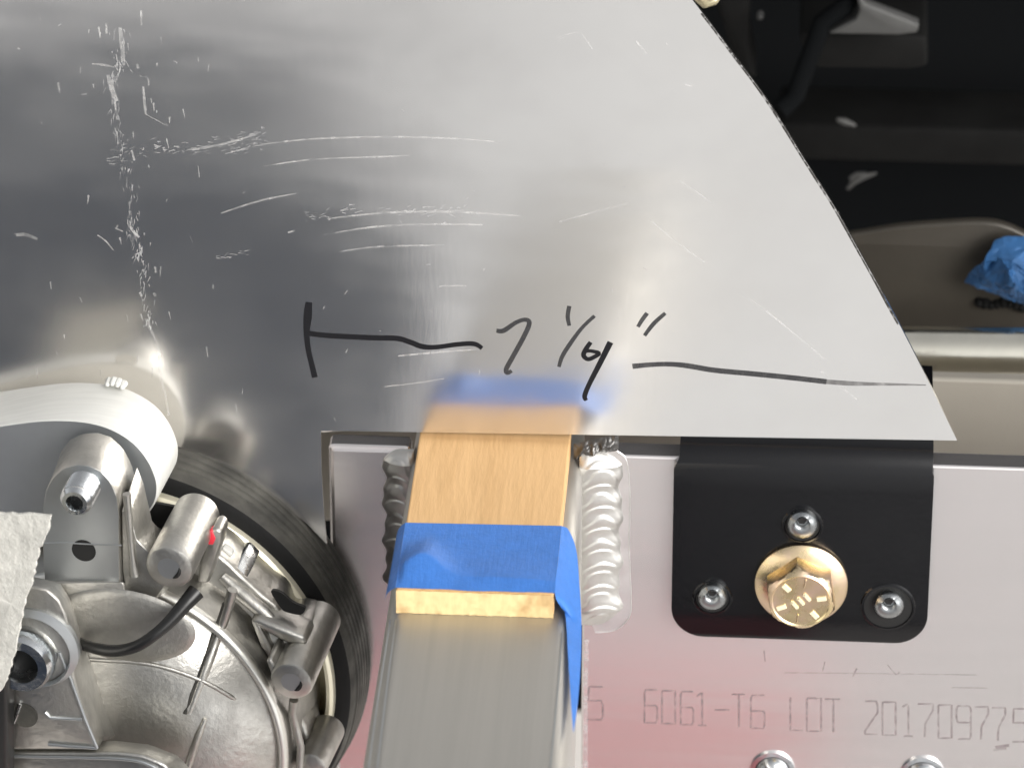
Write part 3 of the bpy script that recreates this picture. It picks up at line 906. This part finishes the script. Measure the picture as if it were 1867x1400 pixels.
# lower left lug with its sleeve
low = [(-60, 1075), (50, 1066), (85, 1072), (108, 1092), (124, 1125), (130, 1165), (133, 1215), (143, 1260), (178, 1366), (-60, 1366)]
low_b = [(-40, 1040), (60, 1050), (110, 1062), (128, 1090), (138, 1120), (148, 1160), (170, 1215), (185, 1260), (215, 1345), (-40, 1345)]
loft([(low, -122), (low_b, -98)], M['cast'], 'lower_lug', bevel=1.0)
b = MB()
for p in ([(108, 1188), (130, 1240), (155, 1310), (177, 1363)], [(82, 1298), (92, 1308), (150, 1311)], [(88, 1356), (130, 1360), (177, 1363)]):
    b.tube([K.at(x, y, -122.2) for x, y in p], 0.55, 8)
obj('cast_rib', b, M['castdark'], comp, smooth=60)
nb_ = kc(36, 1213, -128)
b = MB()
b.lathe(K, [(12.5, -121, nb_[0] + 3, nb_[1] + 3), (12.5, -123, nb_[0] + 3, nb_[1] + 3), (11.4, -124, nb_[0] + 2, nb_[1] + 2), (10.8, -122.5, nb_[0] + 2, nb_[1] + 2)], 48)
obj('sleeve_ring', b, M['castdark'], comp)
b = MB()
b.lathe(K, [(9.5, -121, *nb_), (9.0, -126.5, *nb_), (8.0, -128.6, *nb_), (5.4, -128.6, *nb_), (5.0, -127.5, *nb_), (4.8, -118, *nb_)], 48)
sl = obj('sleeve', b, M['zinc'], comp, smooth=30)
b = MB(); b.lathe(K, [(5.0, -122.4, *nb_), (.2, -122.5, *nb_)], 30, cap1=True)
obj('sleeve_bore', b, M['hole'], sl, base=BASE[comp])
h2 = kc(44, 1303, -122)
b = MB(); b.lathe(K, [(4.0, -122.15, *h2), (.2, -122.2, *h2)], 30, cap1=True)
obj('bolt_hole', b, M['rubber'], comp)
b = MB(); b.tube([K.at(x, y, -122.6) for x, y in ((37, 1283), (30, 1305), (24, 1318))], 0.5, 6)
obj('wire_end', b, M['zinc'], comp)
# cover along the bottom, seam rib and lobe
loft([([(-60, 1370), (215, 1370), (260, 1375), (298, 1390), (330, 1420), (340, 1450), (-60, 1450)], -121), ([(-60, 1350), (215, 1348), (275, 1355), (325, 1375), (350, 1400), (360, 1440), (-60, 1440)], -108)], M['cast'], 'end_cover', bevel=1.2)
b = MB(); b.tube([K.at(x, y, -121.4) for x, y in [tuple(v) for v in spline([(-20, 1377), (150, 1380), (235, 1384), (275, 1395), (305, 1415)], 6)]], 0.55, 8)
obj('cover_lip', b, M['castdark'], comp, smooth=60)
rib = [(424, 1075), (418, 1100), (410, 1125), (398, 1155), (386, 1190), (372, 1228), (358, 1264), (345, 1300)]
b = MB()
b.tube([surf(x, y, -0.5) for x, y in rib], [1.5] * 6 + [1.2, 0.8], 8)
obj('seam_rib', b, M['cast'], comp, smooth=60)
b = MB()
b.tube([surf(x - 8, y, -0.35) for x, y in rib[1:]], 0.75, 8)
obj('seam_gap', b, M['rubber'], comp, smooth=60)
b = MB(); b.tube([surf(x, y, 0.3) for x, y in ((374, 1310), (364, 1335), (355, 1360), (340, 1405))], [.6, 1.0, 1.1, 1.1], 8)
obj('seam_rib', b, M['cast'], comp, smooth=60)
# swelling lobe of the casting below the cable
def lobe(cx_, cy_, d, rx, ry, h, name, material):
    c0 = kc(cx_, cy_, d)
    b = MB()
    rs = []
    for k in range(8):
        t = math.radians(90 * k / 7.0)
        rs.append([K.loc(c0[0] + rx * math.cos(t) * math.cos(a), d - h * math.sin(t), c0[1] + ry * math.cos(t) * math.sin(a)) for a in [2 * math.pi * j / 40 for j in range(40)]])
    b.rings(rs[:-1], True, False, True)
    return obj(name, b, material, comp, smooth=80)
b = MB()
b.tube([surf(x, y, -0.1) for x, y in spline([(140, 1200), (190, 1203), (260, 1208), (320, 1222), (380, 1246), (430, 1275)], 5)], [0.2] + [0.7] * 24 + [0.2], 8)
obj('casting_ridge', b, M['cast'], comp, smooth=60)
lobe(225, 1140, -97.5, 21, 12, 2.0, 'casting_lobe', M['cast'])
# right-hand webs and pocket next to the lower boss
b = MB()
b.tube([K.at(*p) for p in ((405, 1050, -74), (440, 1082, -75), (480, 1115, -76.5), (520, 1158, -78))], [1.5, 2.2, 2.2, 1.0], 10)
obj('web', b, M['cast'], comp, smooth=60)
b = MB()
b.prism([K.at(x, y, -81) for x, y in ((455, 1130), (472, 1128), (556, 1162), (560, 1176), (520, 1172), (480, 1150), (494, 1180), (506, 1205), (494, 1208), (474, 1178))], K.ya * 10)
obj('web', b, M['cast'], comp, bevel=1.0)
b = MB()
b.prism([K.at(x, y, -78.5) for x, y in ((474, 1145), (500, 1158), (525, 1172), (498, 1176), (484, 1164))], K.ya * 6)
obj('pocket_facet', b, M['billet'], comp, bevel=0.4)
b = MB()
b.prism([K.at(x, y, -90) for x, y in ((484, 1204), (494, 1200), (508, 1225), (512, 1250), (508, 1266), (496, 1262), (498, 1240))], K.ya * 14)
obj('web', b, M['cast'], comp, bevel=0.8)
b = MB()
b.tube([K.at(*p) for p in ((536, 1275, -84), (533, 1300, -83), (541, 1330, -83), (548, 1360, -83), (546, 1410, -83))], [1.4, 1.2, 1.2, 1.2, 1.2], 8)
obj('web', b, M['cast'], comp, smooth=60)
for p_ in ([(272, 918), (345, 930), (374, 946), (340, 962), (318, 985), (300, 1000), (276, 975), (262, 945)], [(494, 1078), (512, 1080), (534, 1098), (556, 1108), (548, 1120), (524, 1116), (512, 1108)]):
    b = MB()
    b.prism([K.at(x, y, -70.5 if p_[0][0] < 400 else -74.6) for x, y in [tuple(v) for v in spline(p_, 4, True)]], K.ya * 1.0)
    obj('shadow_gap', b, M['hole'], comp)  # black patches stand in for the shade in gaps of the casting
# retaining fin with the red paint dab
b = MB()
b.prism([K.at(x, y, -80) for x, y in ((358, 1062), (366, 1020), (378, 985), (384, 966), (394, 962), (404, 970), (403, 990), (396, 1010), (388, 1040), (380, 1064))], K.ya * 8)
fin = obj('fin', b, M['cast'], comp, bevel=1.0)
b = MB()
b.prism([K.at(x, y, -80.3) for x, y in ((374, 985), (380, 968), (386, 966), (393, 982), (388, 994), (378, 993))], K.ya * 3)
obj('paint_dab', b, M['redpaint'], fin, base=BASE[comp], bevel=0.4)
b = MB()
b.prism([K.at(x, y, -70) for x, y in ((398, 1010), (406, 998), (424, 1010), (418, 1024), (452, 1046), (448, 1056), (404, 1034))], K.ya * 3)
obj('retaining_plate', b, M['billet'], comp, bevel=0.4)

# hex bolt on the clamp plate
hb = kc(438, 1034, -66)
hexb = thing('hex_bolt', 'small bright hex bolt beside the red paint dab on the compressor', 'bolt', K.loc(hb[0], -60, hb[1]))
b = MB(); b.lathe(K, [(3.9, -58, *hb), (3.9, -72, *hb), (3.3, -73, *hb), (0.2, -73.2, *hb)], 6, cap1=True, a0=0.3)
obj('head', b, M['zinc'], hexb, bevel=0.3)
hb2 = kc(446, 1016, -58)
b = MB()
prof = []
for i in range(7): prof += [(2.9, -55 - i * 1.2, *hb2), (2.4, -55.6 - i * 1.2, *hb2)]
b.lathe(K, prof, 24, cap1=True)
obj('thread', b, M['zinc'], hexb, smooth=0)

# set screw in the upper lug
sx = kc(151, 890, -98.0)
ss = thing('set_screw', 'hollow hex socket set screw poking out of the upper cast lug', 'screw', K.loc(sx[0], -96.0, sx[1]))
b = MB()
prof = [(4.7, -94.0, *sx)]
for i in range(9): prof += [(4.7, -95.5 - i * 0.95, *sx), (4.3, -95.9 - i * 0.95, *sx)]
prof += [(4.5, -105.0, *sx), (3.6, -106.3, *sx), (2.5, -106.3, *sx), (2.3, -105.8, *sx), (2.1, -100.0, *sx), (0.1, -99.8, *sx)]
b.lathe(K, prof, 36, cap1=True)
obj('threaded_body', b, M['zinc'], ss, smooth=28)
b = MB()
b.lathe(K, [(2.4, -101.5, *sx), (0.1, -101.6, *sx)], 6, cap1=True)
obj('socket', b, M['hole'], ss)

# milled arm behind the lug
arm = thing('milled_arm', 'thick round-ended milled aluminium arm above the compressor lug', 'bracket arm', K1.at(150, 950, -44))
af = [(-80, 788), (0, 776), (60, 768), (110, 766), (160, 770), (205, 783), (245, 808), (270, 838), (284, 868), (288, 890), (284, 915), (268, 940), (240, 962), (-80, 985)]
b = MB()
q = [K1.at(p[0], p[1], -48) for p in spline(af[:12], 5)] + [K1.at(x, y, -48) for x, y in af[12:]]
b.prism(q, K1.ya * 22)
obj('body', b, M['billet'], arm, bevel=0.7, seg=2, smooth=30)
b = MB()
cc_ = sum(q, Vector()) / len(q)
b.prism([cc_ + (p - cc_) * 0.975 - K1.ya * 0.06 for p in q], K1.ya * 0.04)
obj('front_face', b, M['billetface'], arm, smooth=0)
for x, y in ((196, 700), (205, 699), (214, 701), (223, 705)):
    p = K1.at(x, y, -28)
    b = MB()
    b.lathe(Frame(p, K1.xa, K1.ya, K1.za), [(1.2, 2, 0, 0), (0.8, -.4, 0, 0), (.3, -1, 0, 0)], 7, cap0=True, cap1=True)
    obj('burr', b, M['billet'], arm, smooth=0)

# black cable looping across the casting
cb = [(358, 1078, -97), (340, 1098, -100), (310, 1132, -104), (280, 1158, -107), (248, 1178, -108), (210, 1186, -107), (170, 1180, -105), (128, 1166, -100), (100, 1150, -98)]
b = MB()
q = spline([K.at(*p) for p in cb], 6)
b.tube(q, [1.7 + 0.9 * max(0, 1 - i / 16) for i in range(len(q))], 12)
cable = obj('cable', b, M['cable'], base=q[0], smooth=60)
tag(cable, 'thin black cable looping across the compressor casting', 'cable')

# white fibrous sheet at the left edge
pad = MB()
pe = [(-80, 930), (0, 936), (50, 938), (93, 940), (86, 975), (72, 1000), (64, 1040), (58, 1068), (45, 1100), (38, 1140), (30, 1180), (18, 1222), (8, 1252), (0, 1262), (-80, 1262)]
pr = random.Random(11)
pe2 = []
for a_, b_ in zip(pe, pe[1:]):
    for k in range(5):
        t = k / 5
        pe2.append((a_[0] + (b_[0] - a_[0]) * t + pr.uniform(-1.8, 1.8), a_[1] + (b_[1] - a_[1]) * t + pr.uniform(-1.4, 1.4)))
pad.prism([K.at(x, y, -132) for x, y in pe2], K.ya * 1.2)
pd = obj('paper_towel', pad, M['paper'], base=K.at(20, 1100, -132), smooth=0, bevel=0.2, seg=1)
tag(pd, 'rough white fibrous towel hanging at the left edge over the casting', 'paper towel')
b = MB()
b.prism([K.at(x, y, -131) for x, y in ((-60, 1195), (8, 1190), (22, 1196), (16, 1215), (12, 1235), (13, 1450), (-60, 1450))], K.ya * 8)
st = obj('black_strap', b, M['cable'], base=K.at(-10, 1300, -131), bevel=1.0)
tag(st, 'flat black strap running down the left edge below the white towel', 'strap')

# ---------------------------------------------------------------- behind the panel, upper right
b = MB()
b.box(A, -260, 330, 330, 345, -330, 330)
bk = obj('rear_bulkhead', b, M['black'], base=(0, 330, -330), smooth=0)
tag(bk, 'dark black bulkhead far behind the aluminium sheet', 'bulkhead')
# grey steel crossmember seen through the gap
DC = 66.0
cross = MB()
zt_ = A.at(1800, 693, DC).z
cross.box(A, A.at(560, 800, DC).x, 330, DC, DC + 5, A.at(1800, 990, DC).z, zt_)
cr = obj('crossmember', cross, M['olive'], base=(120, DC, zt_ - 40), bevel=1.0, smooth=0)
tag(cr, 'flat grey steel crossmember behind the plate and bracket', 'crossmember')
# bright round tube
p0, p1 = A.at(1500, 640, 95), A.at(2000, 646, 95)
b = MB(); rt = 8.0
b.tube([p0.lerp(p1, k / 12) for k in range(13)], rt, 40)
tb_ = obj('polished_tube', b, M['chrome'], base=p0, smooth=60)
tag(tb_, 'shiny horizontal metal tube behind the tip of the sheet', 'tube')
# dark panel with the curved top edge
DP = 125.0
b = MB()
top = [tuple(v) for v in spline([(1480, 440), (1560, 428), (1640, 415), (1740, 407), (1800, 406), (1835, 413), (1867, 427), (1920, 455)], 5)]
b.prism([A.at(x, y, DP) for x, y in top + [(1960, 700), (1480, 700)]], A.ya * 4)
dp = obj('satin_fender', b, M['brown'], base=A.at(1700, 690, DP), bevel=0.9, seg=2, smooth=30)
tag(dp, 'dark satin metal panel with gently curved top edge at right', 'panel')
# crumpled blue tape stuck to it
crm = thing('crumpled_tape', 'crumpled blue tape scrap stuck on the dark curved panel', 'tape', A.at(1850, 560, DP - 1))
fac = [
    [(1757, 514, 5), (1772, 492, 9), (1795, 475, 14), (1818, 466, 12), (1835, 486, 20), (1800, 510, 16), (1775, 520, 10)],
    [(1795, 475, 14), (1815, 438, 6), (1830, 431, 5), (1900, 432, 5), (1900, 512, 12), (1858, 516, 14), (1846, 490, 22), (1835, 486, 20), (1818, 466, 12)],
    [(1775, 520, 10), (1800, 510, 16), (1835, 486, 20), (1846, 512, 24), (1852, 530, 20), (1845, 548, 10), (1815, 538, 9)],
    [(1846, 512, 24), (1858, 516, 14), (1900, 506, 14), (1900, 558, 8), (1867, 556, 8), (1845, 548, 10), (1852, 530, 20)],
    [(1835, 486, 20), (1846, 490, 22), (1858, 516, 14), (1846, 512, 24)]]
for f_ in fac:
    b = MB()
    ps = [A.at(x, y, DP - h) for x, y, h in f_]
    ct = sum(ps, Vector()) / len(ps)
    nrm = Vector((0, 1, 0))
    from mathutils import noise as mn
    m_ = len(ps)
    top_ = ct - Vector((0, 1.6, 0))
    G = 7
    for i in range(m_):
        a_, b_ = ps[i], ps[(i + 1) % m_]
        idx = {}
        vs, fs = [], []
        for u_ in range(G + 1):
            for w_ in range(G + 1 - u_):
                k_ = G - u_ - w_
                p = (a_ * u_ + b_ * w_ + top_ * k_) / G
                p = p + Vector((0, -1, 0)) * (1.3 * mn.noise(p * 0.35) + 0.7 * mn.noise(p * 0.9)) + Vector((0.5, 0, 0.4)) * mn.noise(p * 0.6 + Vector((9, 0, 0)))
                idx[(u_, w_)] = len(vs); vs.append(p)
        for u_ in range(G):
            for w_ in range(G - u_):
                fs.append([idx[(u_, w_)], idx[(u_ + 1, w_)], idx[(u_, w_ + 1)]])
                if u_ + w_ < G - 1: fs.append([idx[(u_ + 1, w_)], idx[(u_ + 1, w_ + 1)], idx[(u_, w_ + 1)]])
        b.add(vs, fs)
    obj('fold', b, M['tapedim'], crm, smooth=28)
for k in range(9):
    b = MB()
    x = 1785 + k * 11; y = 552 + 3 * math.sin(k) + k
    p = A.at(x, y, DP - 1)
    b.lathe(Frame(p, A.xa, A.ya, A.za), [(1.6 + .5 * math.sin(k * 2), 1, 0, 0), (1.2, -1, 0, 0), (.4, -1.6, 0, 0)], 7, cap1=True)
    obj('adhesive_lump', b, M['charcoal'], crm)
# dim items against the black
DB = 220.0
bx = MB()
bxp = [(1455, 62), (1690, 66), (1692, 122), (1660, 128), (1490, 126), (1470, 105)]
bx.prism([A.at(x, y, DB) for x, y in bxp], A.ya * 40)
o1 = obj('plastic_box', bx, M['charcoal'], base=A.at(1570, 126, DB), bevel=1.5)
tag(o1, 'dim charcoal plastic box in the dark behind the sheet', 'box')
b = MB()
b.prism([A.at(x, y, DB - 14) for x, y in ((1556, -30), (1578, 8), (1676, 46), (1672, 60), (1640, 64), (1510, 62), (1560, 38), (1568, 20))], A.ya * 5)
o2 = obj('grey_gusset', b, M['greycard'], base=A.at(1600, 60, DB - 14), bevel=0.6)
tag(o2, 'grey triangular gusset lying on the dim plastic box', 'gusset')
b = MB()
b.tube([A.at(*p) for p in ((1420, 205, 200), (1450, 175, 205), (1500, 40, 210), (1540, 12, 212), (1560, -20, 214))], 3.2, 10)
o3 = obj('black_hose', b, M['black'], base=A.at(1500, 40, 210), smooth=60)
tag(o3, 'black rubber hose running up in the dark behind the sheet', 'hose')
b = MB()
b.prism([A.at(x, y, 240) for x, y in ((1290, -40), (1370, -40), (1365, 80), (1380, 150), (1340, 120))], A.ya * 20)
o4 = obj('grey_housing', b, M['charcoal'], base=A.at(1340, 80, 240), bevel=2)
tag(o4, 'dim grey housing beside the top of the curved sheet edge', 'housing')
b = MB()
b.tube([A.at(*p) for p in ((1270, -8, 60), (1285, 6, 62), (1300, 2, 64), (1312, -14, 66))], 1.6, 10)
o5 = obj('brass_ring', b, M['brass'], base=A.at(1290, 0, 62), smooth=60)
tag(o5, 'small brassy loop at the top of the curved sheet edge', 'ring')
for p, w, lab in (([(1526, 218), (1540, 222), (1560, 229)], 1.3, 'faint short bright wire sliver in the dark, upper one'), ([(1545, 345), (1556, 332), (1575, 322), (1598, 316)], 1.0, 'faint forked bright wire sliver in the dark, lower one')):
    b = MB()
    b.tube([A.at(x, y, 230) for x, y in p], [w * .5] + [w] * (len(p) - 2) + [w * .4], 8)
    if len(p) > 3:
        b.tube([A.at(x, y, 230) for x, y in ((1550, 326), (1562, 318), (1580, 318))], w * .7, 8)
    o6 = obj('wire_sliver', b, M['greycard'], base=A.at(*p[0], 230), smooth=60)
    tag(o6, lab, 'wire', 'wire slivers in the dark')
b = MB()
b.box(A, A.at(1420, 260, 260).x, 230, 260, 290, A.at(1700, 300, 260).z, A.at(1700, 235, 260).z)
o7 = obj('dark_rail', b, M['charcoal'], base=A.at(1650, 300, 260), bevel=2)
tag(o7, 'faint dark horizontal rail in the black background', 'rail')

for x, y, r_, lab in ((1386, 30, 1.0, 'tiny pale screw in the dark beside the black hose'),):
    p = A.at(x, y, 238)
    b = MB()
    b.lathe(Frame(p, A.xa, A.ya, A.za), [(r_, 2, 0, 0), (r_, -.6, 0, 0), (r_ * .7, -1.3, 0, 0), (.2, -1.6, 0, 0)], 14, cap1=True)
    o_ = obj('tiny_screw', b, M['greycard'], base=p, smooth=50)
    tag(o_, lab, 'screw')
# ---------------------------------------------------------------- unseen panels added in front of the work for the metal to mirror
def mirror_at(x, y, dist, fr=PN, d=0.0):
    """Point seen by reflection in a plane at pixel x, y, dist mm in front of it."""
    p = fr.at(x, y, d)
    v = (p - CAM).normalized()
    r_ = v - fr.ya * 2 * v.dot(fr.ya)
    return p + r_ * dist
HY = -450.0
def on_added_panel(x, y):
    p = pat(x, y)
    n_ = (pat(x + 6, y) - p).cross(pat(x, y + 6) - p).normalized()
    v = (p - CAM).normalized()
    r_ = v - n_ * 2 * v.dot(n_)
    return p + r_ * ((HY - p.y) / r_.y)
hp = [on_added_panel(x, y) for x, y in ((-500, 276), (150, 276), (420, 276), (660, 320), (755, 430), (780, 600), (790, 790), (-500, 790))]
hp[0].x = hp[-1].x = -1300
hp[-1].z = hp[-2].z = -420

added = thing('added_dark_panel', 'dark blue grey hood panel mirrored as the dark left half of the sheet', 'hood panel', hp[-2])  # unseen slabs, outlined by reflection, added to darken the sheet's left side
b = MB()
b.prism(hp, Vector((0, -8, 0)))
obj('lower_slab', b, M['navy'], added, bevel=1)
hp = [on_added_panel(x, y) for x, y in ((-500, 20), (120, 30), (430, 70), (600, 130), (670, 235), (440, 250), (140, 256), (-500, 258))]
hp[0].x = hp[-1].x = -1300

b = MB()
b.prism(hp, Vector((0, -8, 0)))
obj('upper_slab', b, M['navy'], added, bevel=1)
b = MB()
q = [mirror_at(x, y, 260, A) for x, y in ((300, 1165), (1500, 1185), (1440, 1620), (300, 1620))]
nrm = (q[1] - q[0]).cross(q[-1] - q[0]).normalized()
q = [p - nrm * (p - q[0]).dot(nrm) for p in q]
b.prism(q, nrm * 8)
o9 = obj('added_red_panel', b, M['red'], base=q[-1], bevel=1)  # out-of-view panel added only to tint the plate pink by reflection
tag(o9, 'unseen pinkish red panel added to be mirrored as the pink glow in the stamped plate', 'added panel')
